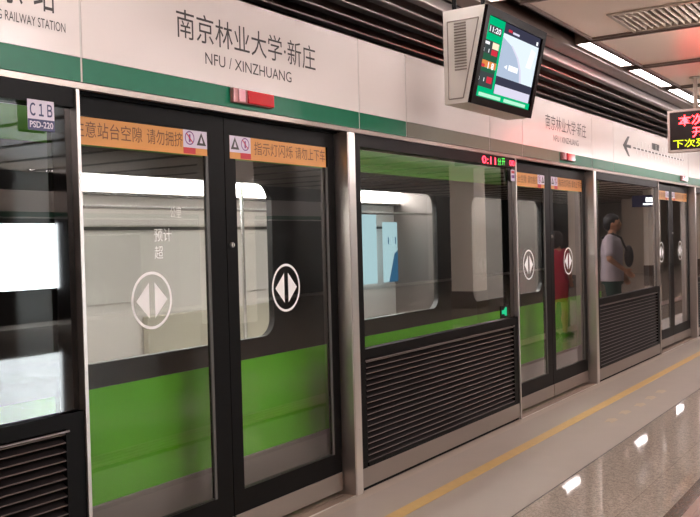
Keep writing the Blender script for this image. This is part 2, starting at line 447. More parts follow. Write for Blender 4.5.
for (x0, x1), lb in zip(fasc, flab):
    t = thing('sign_panel', lb, 'sign panel', ((x0+x1)/2, 0, 2.215), 'white sign panels above the platform doors')
    g = .006
    b = MB(); b.box(x0+g, x1-g, 0, .012, 2.347, 2.80, M['white']); part(b, 'white_face', t)
    segs = [(x0+g, x1-g, M['green'])]
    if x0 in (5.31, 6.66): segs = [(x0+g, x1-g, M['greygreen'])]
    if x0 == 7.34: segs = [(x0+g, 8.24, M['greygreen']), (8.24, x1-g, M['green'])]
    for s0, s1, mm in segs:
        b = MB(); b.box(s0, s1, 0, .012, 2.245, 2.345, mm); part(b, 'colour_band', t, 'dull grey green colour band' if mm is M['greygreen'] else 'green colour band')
    b = MB(); b.box(x0, x1, -.005, .03, 2.215, 2.240, M['steel_dark']); part(b, 'lower_edge_strip', t, 'steel lower edge strip')
    if x0 == 2.56: lettering_panel(t, 0)
    if x0 == 7.34: lettering_panel(t, 4.76)
    if x0 == .68:
        b = MB()
        for ch, xx in zip('南京站', (2.03, 2.18, 2.333)): b.text(ch, (xx-.004, -.0015, 2.503), X, Z, .102, .165, M['ink'])
        b.text('NANJING RAILWAY STATION', (2.045, -.0015, 2.423), X, Z, .436, .05, M['ink']); part(b, 'lettering', t)
    if x0 == 9.94:
        b = MB()
        b.box(10.72, 13.2, -.0016, -.0008, 2.556, 2.572, M['ink'])
        for k in range(15):
            xx = 10.85+k*.162
            b.box(xx, xx+.05, -.0016, -.0008, 2.50-.02*(k % 2), 2.53, M['backing']); b.box(xx, xx+.03, -.0018, -.001, 2.552, 2.576, M['whiteprint'])
            b.box(xx+.06, xx+.10, -.0016, -.0008, 2.60, 2.645+.015*(k % 3), M['backing'])
        b.box(11.55, 11.9, -.0016, -.0008, 2.605, 2.685, M['ink'])
        part(b, 'route_line', t, 'route line with stop ticks')
        b = MB()
        b.prism([(.0, 0), (.2, -.115), (.27, -.115), (.13, 0), (.27, .115), (.2, .115)], (10.30, -.0016, 2.565), X, Z, (0, .0012, 0), M['ink'])
        b.box(10.4, 10.62, -.0016, -.0008, 2.548, 2.583, M['ink'])
        part(b, 'arrow', t, 'dark arrow pointing left')
b = MB(); b.box(.5, 9.9, .165, .185, 2.172, 2.196, M['tube']); t = thing('train_fill_light', 'long fill light behind the sign board added unseen to brighten the train side', 'fill light', (5, .175, 2.19)); part(b, 'tube', t)  # unseen light added to brighten the green bands of the train
b = MB(); b.box(.48, 9.92, .155, .195, 2.197, 2.235, M['beam']); part(b, 'holder', t)
for k in range(3):
    b = MB(); b.box(2.535+P*k, 4.555+P*k, -.012, -.002, 0, .004, M['steel_bright']); b.box(2.535+P*k, 4.555+P*k, -.002, .06, 0, .004, M['sill']); b.box(2.535+P*k, 4.555+P*k, .066, .26, 0, .004, M['sill'])
    struct('door_sill_plate', b)
# red door lamps on the green band
def make_lamp_red(x0, label):
    t = thing('door_indicator_lamp', label, 'indicator lamp', (x0, -.001, 2.30), 'red indicator lamps above the doors')
    b = MB(); b.box(x0, x0+.32, -.028, -.001, 2.268, 2.342, M['lamphousing'], bev=.004); part(b, 'housing', t)
    b = MB(); b.box(x0+.105, x0+.316, -.04, -.028, 2.271, 2.339, M['redlens'], bev=.004); part(b, 'red_lens', t)
    b = MB(); b.box(x0+.035, x0+.085, -.036, -.028, 2.274, 2.336, M['redpale'], bev=.003); part(b, 'pale_lens', t)
    return t
make_lamp_red(3.50, 'red indicator lamp above the nearest pair of doors')
make_lamp_red(8.25, 'red indicator lamp above the second pair of doors')
make_lamp_red(12.98, 'red indicator lamp above the far third pair of doors')

# ------------------------------------------------------------------ platform screen: fixed bays, posts, doors
def make_bay(x0, x1, label):
    t = thing('screen_bay', label, 'platform screen', ((x0+x1)/2, 0, 0), 'fixed glass and louvre bays of the platform screen')
    b = MB()
    b.box(x0, x1-.02, 0, .06, 2.135, 2.212, M['black']); b.box(x0, x1-.02, -.002, .06, .815, .875, M['black'])
    b.box(x0, x0+.07, -.001, .06, .14, 2.135, M['black']); b.box(x1-.115, x1-.02, -.001, .06, .14, .875, M['black']); b.box(x1-.115, x1-.02, .0258, .06, .875, 2.135, M['blackglass'])
    b.box(x0+.085, x1-.115, -.001, .05, .14, .165, M['black'])
    part(b, 'frame', t)
    b = MB(); b.box(x0+.07, x1-.115, .026, .034, .875, 2.135, M['glass']); pane = part(b, 'pane', t)
    b = MB(); b.box(x0+.085, x1-.115, .045, .05, .165, .815, M['panelblack'])
    n = 18
    for k in range(n):
        z = .182+k*(.62/(n-1))
        mt = Matrix.Translation(((x0+x1)/2-.015, .02, z)) @ Matrix.Rotation(math.radians(28), 4, 'X')
        b.box(-(x1-x0)/2+.1, (x1-x0)/2-.1, -.018, .02, -.003, .003, M['slat'], mtx=mt)
        b.box(-(x1-x0)/2+.1, (x1-x0)/2-.1, -.0205, -.018, -.0026, .0026, M['slatlip'], mtx=mt)
    b.box(x0+.07, x1-.1, -.006, .0, .80, .807, M['slatlip'])
    part(b, 'louvre_panel', t)
    b = MB(); b.box(x0, x1-.02, -.004, .05, .022, .14, M['steel_dark'], bev=.002); b.box(x0, x1-.02, .01, .05, 0, .022, M['panelblack']); part(b, 'kick_plate', t, 'steel kick plate')  # black box below the plate paints in its shadow gap
    b = MB(); b.box(x1-.02, x1, -.012, .068, .0, 2.212, M['steel'], bev=.002); part(b, 'edge_trim', t, 'bright steel edge trim')
    return t, pane
bays = []
bl = ['glass and louvre screen bay with C1B sticker at the left edge', 'glass and louvre screen bay under the hanging monitor',
      'third glass and louvre screen bay mirroring a person and pillar', 'fourth screen bay at the right edge past the far post']
for k in range(4): bays.append(make_bay(.015+P*k, 2.535+P*k, bl[k]))
# C1B sticker
b = MB(); pane = bays[0][1]
b.box(2.28, 2.408, -.006, -.0035, 2.028, 2.143, M['lilac'], bev=.001)
b.box(2.28, 2.408, -.0066, -.006, 2.021, 2.066, M['navy'])
b.text('Ｃ１Ｂ', (2.290, -.0072, 2.078), X, Z, .108, .052, M['navy'])
b.text('PSD-220', (2.288, -.0072, 2.032), X, Z, .112, .026, M['lilac'])
part(b, 'number_sticker', bays[0][0], 'lilac sticker reading C1B PSD-220')
# small sticker and green exit sign on the second bay
b = MB(); b.box(7.06, 7.14, -.0045, -.001, 2.02, 2.115, M['lilac']); b.box(7.068, 7.132, -.005, -.0045, 2.085, 2.105, M['redprint']); b.box(7.068, 7.132, -.005, -.0045, 2.045, 2.07, M['violet'])
part(b, 'notice_sticker', bays[1][0], 'small pale sticker with red line')
b = MB(); b.box(6.84, 6.97, .019, .0255, .885, .985, M['panelblack'])
b.prism([(0, .012), (.05, .012), (.05, -.0), (.085, .03), (.05, .06), (.05, .045), (0, .045)], (6.86, .0184, .905), X, Z, (0, .0006, 0), M['exitgreen'])
b.box(6.925, 6.96, .0182, .019, .9, .97, M['exitgreen'])
part(b, 'green_exit_sign', bays[1][0], 'small green glowing arrow sign')
b = MB(); b.text('0:11', (6.50, -.0022, 2.138), X, Z, .26, .058, M['mirrorred']);  # glowing glyphs stand in for the display sign mirrored in the glass
b.text('分', (6.80, -.0022, 2.138), X, Z, .065, .058, M['mirrorgreen']); b.text('开', (6.88, -.0022, 2.143), X, Z, .065, .058, M['mirrorgreen'])
b.text('00', (7.04, -.0022, 2.148), X, Z, .1, .045, M['mirrorred'])
part(b, 'sign_reflection', bays[1][0], 'painted reflection of red and green sign text on top rail')

for k in range(4):
    b = MB()
    x0 = 4.56+P*(k-1)
    if k == 0: continue
    x0 = 4.555+P*(k-1)
    b.box(x0, x0+.085, -.014, .15, 0, 2.212, M['steel'], bev=.003)
    b.box(x0+.012, x0+.073, -.0165, -.0135, .0, 2.212, M['steel_bright'])
    b.ball((x0+.05, -.0165, .40), .008, M['steel_bright'], (1, .5, 1), 10, 8)
    o = b.build('steel_post', origin=(x0+.04, 0, 0))
    tag(o, ['', 'brushed steel post right of the nearest pair of doors', 'brushed steel post right of the second pair of doors', 'far brushed steel post near the right edge'][k], 'post', 'steel posts beside the platform doors')

def emblem(b, cx, cz, y, mat):
    b.ring((cx, y, cz), X, Z*1.04, .130, .117, mat)
    for sgn in (-1, 1):
        pts = [(.1*sgn, 0), (.018*sgn, .083), (.018*sgn, -.083)]
        if sgn < 0: pts = pts[:]
        else: pts = pts[::-1]
        b.prism(pts[::-1], (cx, y-.0004, cz), X, Z, (0, .0004, 0), mat)

def sticker(b, x0, x1, side):
    y = .0785
    b.box(x0, x1, y, .0795, 1.996, 2.116, M['orange'])
    w = .17
    a0 = x1-w if side > 0 else x0
    b.box(a0, a0+w, y-.0008, y, 2.03, 2.116, M['lilac'])
    b.box(a0+(0 if side > 0 else w/2), a0+(w/2 if side > 0 else w), y-.0012, y-.0008, 2.0, 2.03, M['redprint'])
    cx = a0+(.045 if side > 0 else w-.045)
    b.ring((cx, y-.0012, 2.077), X, Z, .034, .028, M['violet'], 24)
    d = (X*.7+Z*-.7)
    b.prism([(-.03, -.003), (.03, -.003), (.03, .003), (-.03, .003)], (cx, y-.0016, 2.077), (X-Z).normalized(), (X+Z).normalized(), (0, .0003, 0), M['redprint'])
    b.prism([(-.006, -.02), (.006, -.02), (.006, .018), (-.006, .018)], (cx, y-.0014, 2.077), X, Z, (0, .0003, 0), M['violet'])
    tx = a0+(.128 if side > 0 else .042)
    b.prism([(-.034, -.03), (.034, -.03), (0, .034)], (tx, y-.0014, 2.075), X, Z, (0, .0004, 0), M['ink'])
    b.prism([(-.012, -.018), (.012, -.018), (0, .014)], (tx, y-.0018, 2.075), X, Z, (0, .0003, 0), M['lilac'])
    if side > 0:
        b.text('注意站台空隙', (x0+.04, y-.001, 2.028), X, Z, .40, .07, M['brownink'])
        b.text('请勿拥挤', (x0+.47, y-.001, 2.028), X, Z, .235, .07, M['brownink'])
    else:
        b.text('指示灯闪烁', (x0+.20, y-.001, 2.028), X, Z, .345, .07, M['brownink'])
        b.text('请勿上下车', (x0+.57, y-.001, 2.028), X, Z, .295, .07, M['brownink'])

def make_leaf(x0, x1, side, label, group):
    """side +1: the left leaf, its meeting stile on the right; -1: the right leaf."""
    t = thing('sliding_glass_door', label, 'platform door', ((x0+x1)/2, .1, 0), group)
    sl, sr = (.06, .118) if side > 0 else (.085, .075)
    b = MB()
    b.box(x0, x0+sl, .08, .12, .03, 2.205, M['black']); b.box(x1-sr, x1, .08, .12, .03, 2.205, M['black'])
    b.box(x0+sl, x1-sr, .08, .12, 2.12, 2.205, M['black']); b.box(x0+sl, x1-sr, .08, .12, .14, .262, M['black'])
    part(b, 'frame', t)
    b = MB(); b.box(x0+sl, x1-sr, .09, .098, .262, 2.12, M['glass']); pane = part(b, 'pane', t)
    b = MB()
    gx0 = x1-sr-.018 if side > 0 else x1-sr-.018
    b.box(gx0, gx0+.018, .082, .0895, .262, 2.0, M['gasket']); part(b, 'gasket_strip', t, 'thin grey edge strip')
    b = MB(); b.box(x0+.005, x1-.005, .072, .08, .032, .142, M['steel_dark'], bev=.002); part(b, 'kick_plate', t, 'steel kick plate')
    b = MB()
    if side > 0: sticker(b, x1-1.008, x1-.128, 1)
    else: sticker(b, x0+.04, x0+.915, -1)
    part(b, 'warning_sticker', t, 'orange warning sticker with dark lettering')
    b = MB()
    emblem(b, x1-.525 if side > 0 else x0+.505, 1.298, .0893, M['whiteprint'])
    part(b, 'emblem', t, 'white ring emblem with two triangles')
    if side < 0:
        b = MB(); b.tube((x0+.035, .068, 1.547), (x0+.035, .08, 1.547), .012, .014, M['steel_bright'], 18)
        b.box(x0+.032, x0+.038, .067, .069, 1.537, 1.557, M['black']); part(b, 'lock', t, 'small round steel lock')
    return t, pane
dn = ['nearest pair', 'second pair, beyond the monitor bay', 'far third pair near the right edge']
lp = {}
for k in range(3):
    d = P*k
    if k == 0:
        la, pa = make_leaf(2.50, 3.535, 1, 'left glass door leaf of the nearest pair of platform doors', 'left leaves of the platform doors')
        lb, pb = make_leaf(3.54, 4.55, -1, 'right glass door leaf of the nearest pair of platform doors', 'right leaves of the platform doors')
    else:
        for src, nm in ((la, 'left'), (lb, 'right')):
            c = copy_tree(src); c.location.x += d
            c['label'] = f'{nm} glass door leaf of the {dn[k]}'
# reflection of lit white words, painted on the nearest left leaf
b = MB()
b.text('公里', (3.145, .0892, 1.685), X, Z, .075, .05, M['reflprint']); b.text('预计', (3.035, .0892, 1.572), X, Z, .115, .062, M['whiteprint'])
b.text('超', (3.035, .0892, 1.490), X, Z, .055, .062, M['whiteprint'])
part(b, 'reflected_words', la, 'painted reflection of faint white words on the glass')

# ------------------------------------------------------------------ train at the platform
TY = .3
tr = thing('metro_train', 'green and black metro train car with lit windows behind the platform doors', 'train', (2, 1.7, -1.2))
TX0, TX1, TYF = -6.0, 10.35, 3.05
wins = [(-4.6, -3.2), (-2.5, -.9), (-.2, 1.1), (1.35+.35, 2.55), (2.72, 4.2), (5.02, 6.29), (6.92, 8.5)]
wins[3] = (1.5, 1.98)
WZ0, WZ1 = 1.01, 1.90
b = MB()
b.box(TX0, TX1, TY, TYF, .0, .1, M['tgrey'])                            # floor
b.box(TX0, TX1, TY+.0, TYF, 2.32, 2.42, M['tgrey'])                      # roof
b.box(TX0, TX1, TYF, TYF+.06, .0, 2.4, M['tgrey'])                       # far side
b.box(TX0, TX0+.06, TY, TYF, .0, 2.4, M['tgrey']); b.box(TX1-.06, TX1, TY, TYF, .0, 2.4, M['tgrey'])
prof = [(0, 2.18), (.06, 2.32), (.25, 2.46), (.7, 2.56), (2.05, 2.56), (2.5, 2.46), (2.75, 2.3), (2.75, 2.18)]
b.prism(prof, (TX0, TY, 0), Y, Z, (TX1-TX0, 0, 0), M['tdark'])
part(b, 'body_shell', tr)
b = MB(); b.box(TX0, TX1, TY-.02, TY+.04, -.25, .355, M['tgrey'], bev=.006); part(b, 'lower_skirt', tr)
b = MB(); b.box(TX0, TX1, TY+.1, TYF-.1, -1.05, -.02, M['tdark']); 
for xx in (-4.5, -2.3, 5.9, 8.1):
    for yy in (.7, 2.3): b.tube((xx, yy, -.78), (xx, yy+.12, -.78), .42, .42, M['tdark'], 24)
part(b, 'underframe', tr)
b = MB(); b.box(TX0, TX1, TY-.004, TY+.04, .355, .895, M['tgreen']); part(b, 'lower_green_band', tr, 'bright green lower band')
b = MB(); b.box(TX0, TX1, TY-.004, TY+.04, 2.02, 2.17, M['tgreendark']); part(b, 'upper_green_band', tr, 'green band above the windows')
# belt with rounded window openings
b = MB()
b.box(TX0, TX1, TY, TY+.04, .895, WZ0, M['tblack']); b.box(TX0, TX1, TY, TY+.04, WZ1, 2.02, M['tblack'])
xs_ = [TX0]+[v for w in wins for v in w]+[TX1]
for i in range(0, len(xs_), 2): b.box(xs_[i], xs_[i+1], TY, TY+.04, WZ0, WZ1, M['tblack'])
R_ = .10
for x0, x1 in wins:
    for cx, sx in ((x0, 1), (x1, -1)):
        for cz, sz in ((WZ0, 1), (WZ1, -1)):
            arc = [(cx+sx*R_*(1-math.cos(a)), cz+sz*R_*(1-math.sin(a))) for a in [math.pi/2*q/6 for q in range(7)]]
            pts = [(cx, cz)]+arc
            if sx*sz > 0: pts = pts[::-1]
            b.prism(pts, (0, TY, 0), X, Z, (0, .04, 0), M['tblack'])
part(b, 'window_belt', tr, 'black belt around the windows')
for x0, x1 in wins:
    b = MB(); b.box(x0, x1, TY+.012, TY+.018, WZ0, WZ1, M['trainglass']); part(b, 'window_pane', tr)
# interior
b = MB(); b.box(TX0+.06, TX1-.06, TY+.04, TYF, 2.16, 2.2, M['tin']); b.box(TX0+.06, TX1-.06, TYF-.02, TYF, .1, .98, M['tpanel'])
b.box(TX0+.06, TX1-.06, TYF-.02, TYF, 1.72, 2.0, M['tpanel']); b.box(TX0+.06, TX1-.06, TYF-.01, TYF, .98, 1.72, M['tpanel'])
b.box(TX0+.06, TX1-.06, TYF-.03, TYF, 1.70, 1.73, M['gasket']); b.box(TX0+.06, TX1-.06, TYF-.13, TYF, 2.00, 2.02, M['gasket'])
b.box(TX0+.06, TX1-.06, TY+.04, TY+.06, .1, .9, M['tpanel'])
part(b, 'interior_lining', tr)
for k, xc in enumerate((-4.6, -2.2, .2, 2.6, 5.0, 7.4)):
    b = MB(); b.box(xc-.75, xc+.75, TYF-.03, TYF-.01, 1.06, 1.66, M['twin'], bev=.004); part(b, 'far_window', tr)
b = MB(); b.box(TX0+.1, TX1-.1, TYF-.12, TYF-.06, 2.035, 2.15, M['tlamp']); part(b, 'ceiling_light_strip', tr, 'glowing white light strip')
b = MB(); b.box(TX0+.1, TX1-.1, .85, .98, 2.13, 2.155, M['tlamp']); part(b, 'ceiling_light_strip', tr, 'glowing white light strip')
b = MB()
for i in range(4):
    x0 = TX0+.5+i*3.75
    b.box(x0, x0+2.6, TYF-.5, TYF-.05, .42, .48, M['seat'], bev=.01); b.box(x0, x0+2.6, TYF-.1, TYF-.03, .48, .92, M['seat'], bev=.01)
    b.box(x0, x0+2.6, TYF-.42, TYF-.36, .1, .42, M['gasket'])
    s = part(b, 'bench_seat', tr); b = MB()
b.tube((TX0+.2, 2.35, 1.86), (TX1-.2, 2.35, 1.86), .016, .016, M['rail'])
for xx in (-3.2, -.6, 1.9, 3.75, 5.6, 8.9): b.tube((xx, 1.7, .1), (xx, 1.7, 2.16), .016, .016, M['rail'])
part(b, 'grab_rails', tr)
# pale blue posters hung on the lining
for x0, x1, wedge in ((9.2-1.35, 9.2-.35-.2, False),):
    pass
b = MB(); b.box(9.10, 9.53, 2.84, 2.87, 1.02, 1.88, M['poster']); part(b, 'advert_screen', tr, 'pale blue lit advert screen inside the train')
b = MB(); b.box(9.72, 10.04, 2.84, 2.87, 1.02, 1.78, M['poster'])
b.prism([(.09, 0), (.32, 0), (.32, .40), (.24, .36)], (9.72, 2.838, 1.02), X, Z, (0, .002, 0), M['posterblue'])
b.text('1 1', (9.8, 2.838, 1.5), X, Z, .2, .09, M['posterblue'])
part(b, 'advert_screen', tr, 'pale blue lit advert screen with a darker blue wedge')
# ------------------------------------------------------------------ monitor
TV = thing('hanging_monitor', 'steel cased monitor hung from the ceiling, lit screen facing the platform', 'monitor', (5.5, -.55, 2.37))
x0, x1 = 5.0, 5.965
yb, ytf, ybf, zb, zt = -.45, -.735, -.605, 2.377, 2.95
def sect(xa, xb, pts, mat, mb):
    mb.prism(pts, (xa, 0, 0), Y, Z, (xb-xa, 0, 0), mat)
b = MB(); sect(x0, x1, [(yb, zb), (yb, zt), (ytf, zt), (ybf, zb)][::-1], M['box_steel'], b)
part(b, 'casing', TV)
b = MB()                                                       # side panel edge and slots
fr = .05
pin = [(yb-.03, zb+.03), (yb-.03, zt-.07), (ytf+.045, zt-.07), (ybf+.028, zb+.03)]
for i in range(4):
    a = Vector((x0-.001, *pin[i])); c = Vector((x0-.001, *pin[(i+1) % 4])); b.tube(a, c, .004, .004, M['steel_dark'], 6)
part(b, 'side_panel_seam', TV)
b = MB()
for k in range(17):
    z = zb+.20+k*.0175
    b.box(x0-.004, x0+.0, yb-.155, yb-.075, z, z+.008, M['steel_dark'])
part(b, 'vent_slots', TV)
slope = Vector((0, ytf-ybf, zt-zb)); hgt = slope.length; V = slope.normalized(); U = X.copy(); N = U.cross(V)   # N points to the platform side
if N.y > 0: N = -N
O = Vector((x0, ybf, zb))
def quad(mb, u0, u1, v0, v1, mat, off=.0):
    o = O+N*off
    mb.face([o+U*u0+V*v0, o+U*u1+V*v0, o+U*u1+V*v1, o+U*u0+V*v1], mat)
W = x1-x0
b = MB()
for (u0, u1, v0, v1) in ((0, W, 0, .05), (0, W, hgt-.05, hgt), (0, .05, .05, hgt-.05), (W-.05, W, .05, hgt-.05)):
    pts = [(u0, v0), (u1, v0), (u1, v1), (u0, v1)]
    b.prism(pts[::-1], O, U, V, N*.022, M['bezel'])
part(b, 'bezel', TV)
sx0, sx1, sy0, sy1 = .05, W-.05, .05, hgt-.05
sw, sh = sx1-sx0, sy1-sy0
def SQ(mb, a, c, d, e, mat, off): quad(mb, sx0+a*sw, sx0+c*sw, sy0+d*sh, sy0+e*sh, mat, off)
b = MB()
SQ(b, 0, 1, 0, 1, M['s_navy'], .004)
SQ(b, 0, .31, 0, 1, M['s_green'], .006)
SQ(b, .05, .27, .80, .90, M['s_grey'], .008)
SQ(b, .0, .27, .545, .71, M['s_grey'], .008); SQ(b, .0, .27, .13, .32, M['s_grey'], .008); SQ(b, 0, .27, .32, .37, M['s_dkgreen'], .008)
SQ(b, 0, .27, .46, .545, M['s_dkgreen'], .008)
SQ(b, .0, .27, .375, .46, M['s_orange'], .0085)
SQ(b, .0, .1, .655, .69, M['s_white'], .01); SQ(b, .15, .26, .62, .70, M['s_cream'], .01)
SQ(b, .15, .25, .54, .61, M['s_red'], .01); SQ(b, .15, .24, .19, .27, M['s_red'], .01)
SQ(b, .0, .08, .37, .41, M['s_red'], .01)
b.text('11:20', O+N*.0105+U*(sx0+.06*sw)+V*(sy0+.815*sh), U, V, .19*sw, .07*sh, M['s_white'])
b.text('1 8', O+N*.0105+U*(sx0+.13*sw)+V*(sy0+.365*sh), U, V, .1*sw, .085*sh, M['s_white'])
b.text('1 1', O+N*.0105+U*(sx0+.02*sw)+V*(sy0+.56*sh), U, V, .09*sw, .045*sh, M['s_white'])
b.text('1 1', O+N*.0105+U*(sx0+.02*sw)+V*(sy0+.20*sh), U, V, .09*sw, .045*sh, M['s_white'])
SQ(b, 0, 1, 0, .09, M['s_green'], .009); SQ(b, .06, .44, .015, .06, M['s_mint'], .011); SQ(b, .5, .92, .015, .06, M['s_mint'], .011)
SQ(b, .31, .97, .09, .21, M['s_lilac'], .0095)
part(b, 'information_column', TV, 'green information column and footer of the screen')
b = MB()
SQ(b, .31, .99, .32, .87, M['s_pale'], .006)
# road curve in the picture
def PQ(pts, mat, off): b.face([O+N*off+U*(sx0+(.31+.68*p)*sw)+V*(sy0+(.32+.55*q)*sh) for p, q in pts], mat)
PQ([(0, 0), (.62, 0), (.56, .3), (.44, .55), (.24, .78), (.0, .9)], M['s_mid'], .007)
PQ([(.62, 0), (.56, .3), (.44, .55), (.24, .78), (.27, .79), (.48, .56), (.60, .31), (.67, 0)], M['s_lilac'], .008)
PQ([(.72, .42), (.86, .42), (.93, .85), (.8, .9)], M['s_white'], .008)
PQ([(.26, .2), (.52, .2), (.52, .33), (.26, .33)], M['s_white'], .009); PQ([(.14, .25), (.22, .21), (.22, .32)], M['s_white'], .009)
PQ([(.1, 1.06), (.2, 1.06), (.2, 1.12), (.1, 1.12)], M['s_red'], .009); PQ([(.22, 1.05), (.4, 1.05), (.4, 1.1), (.22, 1.1)], M['s_lilac'], .009)
PQ([(.9, 1.03), (.95, 1.03), (.95, 1.12), (.9, 1.12)], M['s_white'], .009)
part(b, 'picture', TV, 'pale road picture on the screen')
b = MB()
for xx in (5.12, 5.55):
    b = MB(); b.tube((xx, yb-.02, zt-.01), (xx, yb-.02, HC+.02), .014, .014, M['black']); 
    b.box(xx-.04, xx+.04, yb-.06, yb+.02, HC-.034, HC-.03, M['black']); part(b, 'hanging_rod', TV, 'black hanging rod')

# ------------------------------------------------------------------ LED sign
LS = thing('text_display_sign', 'hanging display with red and yellow lit characters at the right edge', 'display sign', (10.0, -1.2, 2.41))
lx, ly0, ly1, lz0, lz1 = 10.0, -.57, -1.95, 2.41, 2.86
b = MB()
for a in ((ly1, ly0, lz0, lz0+.025), (ly1, ly0, lz1-.025, lz1), (ly0-.025, ly0, lz0+.025, lz1-.025), (ly1, ly1+.025, lz0+.025, lz1-.025)):
    b.box(lx-.01, lx+.12, a[0], a[1], a[2], a[3], M['ledframe'], bev=.003)
part(b, 'frame', LS)
b = MB(); b.box(lx, lx+.115, ly1+.025, ly0-.025, lz0+.025, lz1-.025, M['ledback']); part(b, 'board', LS)
YN = -Y
b = MB()
b.text('本次列车', (lx-.003, -.685, 2.685), YN, Z, .52, .115, M['ledpink'])
b.text('开往', (lx-.003, -.825, 2.555), YN, Z, .26, .115, M['ledpink'])
part(b, 'red_lettering', LS, 'red lit characters')
b = MB(); b.text('下次列车', (lx-.003, -.625, 2.455), YN, Z, .46, .09, M['ledyellow']); part(b, 'yellow_lettering', LS, 'yellow lit characters')
for yy in (-.85, -1.7):
    b = MB(); b.tube((lx+.06, yy, lz1), (lx+.06, yy, HC+.01), .022, .022, M['vent'], 16); b.tube((lx+.06, yy, HC-.012), (lx+.06, yy, HC), .06, .06, M['vent'], 20); part(b, 'hanging_pole', LS, 'grey hanging pole')

# ------------------------------------------------------------------ pillars, blue sign, opposite side (all seen mirrored in the glass)
for k, xx in enumerate((10.0, 18.0, 26.0, 33.7, 41.5)):
    b = MB(); b.box(xx-.0, xx+.6, -6.05, -5.45, 0, HC, M['cream'], bev=.02); b.box(xx-.012, xx+.612, -6.062, -5.438, 0, .38, M['skirting'], bev=.01)
    struct('pillar', b)
b = MB(); b.box(36, 36.3, -7.5, -6.5, 0, 2.95, M['palewall']); struct('wall_partition', b)
BS = thing('blue_hanging_sign', 'dark blue hanging sign with white lit lettering beside the mirrored pillar', 'sign', (33.4, -6, 2.5))
b = MB(); b.box(33.35, 33.47, -6.35, -5.3, 2.53, 2.95, M['blue_sign'], bev=.01); part(b, 'board', BS)
b = MB(); b.box(33.34, 33.35, -5.85, -5.45, 2.7, 2.86, M['signwhite']); b.box(33.34, 33.35, -5.95, -5.45, 2.59, 2.65, M['signwhite']); part(b, 'lettering_lines', BS, 'white lit lines')
b = MB(); b.tube((33.41, -6.2, 2.95), (33.41, -6.2, HC), .02, .02, M['vent']); part(b, 'hanging_pole', BS); b = MB(); b.tube((33.41, -5.5, 2.95), (33.41, -5.5, HC), .02, .02, M['vent']); part(b, 'hanging_pole', BS)
b = MB(); b.box(-9, X_END, -13.3, -13.05, -.2, 4.2, M['black']); struct('wall_opposite', b)
for k in range(6):
    xa = -3.4+P*k
    t = thing('sign_panel', 'white sign panel with green band on the opposite side of the platform, behind the camera', 'sign panel', (xa+P/2, -13, 2.2), 'white sign panels on the opposite side')
    b = MB(); b.box(xa+.01, xa+P-.01, -13.05, -13.0, 2.35, 2.8, M['white']); part(b, 'white_face', t)
    b = MB(); b.box(xa+.01, xa+P-.01, -13.05, -13.0, 2.24, 2.35, M['green']); part(b, 'colour_band', t, 'green colour band')
    b = MB(); b.box(xa, xa+P, -13.05, -12.99, 2.21, 2.24, M['steel_bright']); part(b, 'lower_edge_strip', t)
LB = thing('advert_lightbox', 'bright white lit advert panel mirrored in the C1B screen glass', 'lightbox', (11.6, -13.0, .7))
b = MB()
for a in ((10.35, 12.99, .62, .70), (10.35, 12.99, 2.10, 2.16), (10.35, 10.41, .7, 2.1), (12.93, 12.99, .7, 2.1)): b.box(a[0], a[1], -13.05, -12.98, a[2], a[3], M['black'])
b.box(10.35, 12.99, -13.05, -12.99, 0, .62, M['panelblack'])
part(b, 'frame', LB)
b = MB(); b.box(10.41, 12.93, -13.05, -13.0, .70, 2.10, M['lightbox']); part(b, 'lit_face', LB)

# ------------------------------------------------------------------ people on the platform (seen mirrored in the glass)
def remesh(mb, name, parent, voxel, mat, smooth_it=4):
    me = bpy.data.meshes.new(name); base = parent_loc(parent)
    me.from_pydata([tuple(Vector(p)-base) for p in mb.v], [], mb.f); me.update()
    o = bpy.data.objects.new(name, me); COL.objects.link(o)
    r = o.modifiers.new('r', 'REMESH'); r.mode = 'VOXEL'; r.voxel_size = voxel; r.use_smooth_shade = True
    s = o.modifiers.new('s', 'SMOOTH'); s.iterations = smooth_it; s.factor = .5
    dg = bpy.context.evaluated_depsgraph_get(); dg.update()
    m2 = bpy.data.meshes.new_from_object(o.evaluated_get(dg)); m2.name = name
    bpy.data.objects.remove(o); bpy.data.meshes.remove(me)
    m2.materials.clear(); m2.materials.append(mat)
    n = bpy.data.objects.new(name, m2); COL.objects.link(n); n.parent = parent
    return n

def limb(mb, pts, rad, mat):
    for i in range(len(pts)-1): mb.tube(pts[i], pts[i+1], rad[i], rad[i+1], mat, 16)
    for p, r in zip(pts, rad): mb.ball(p, r*1.0, mat, (1, 1, 1), 16, 10)

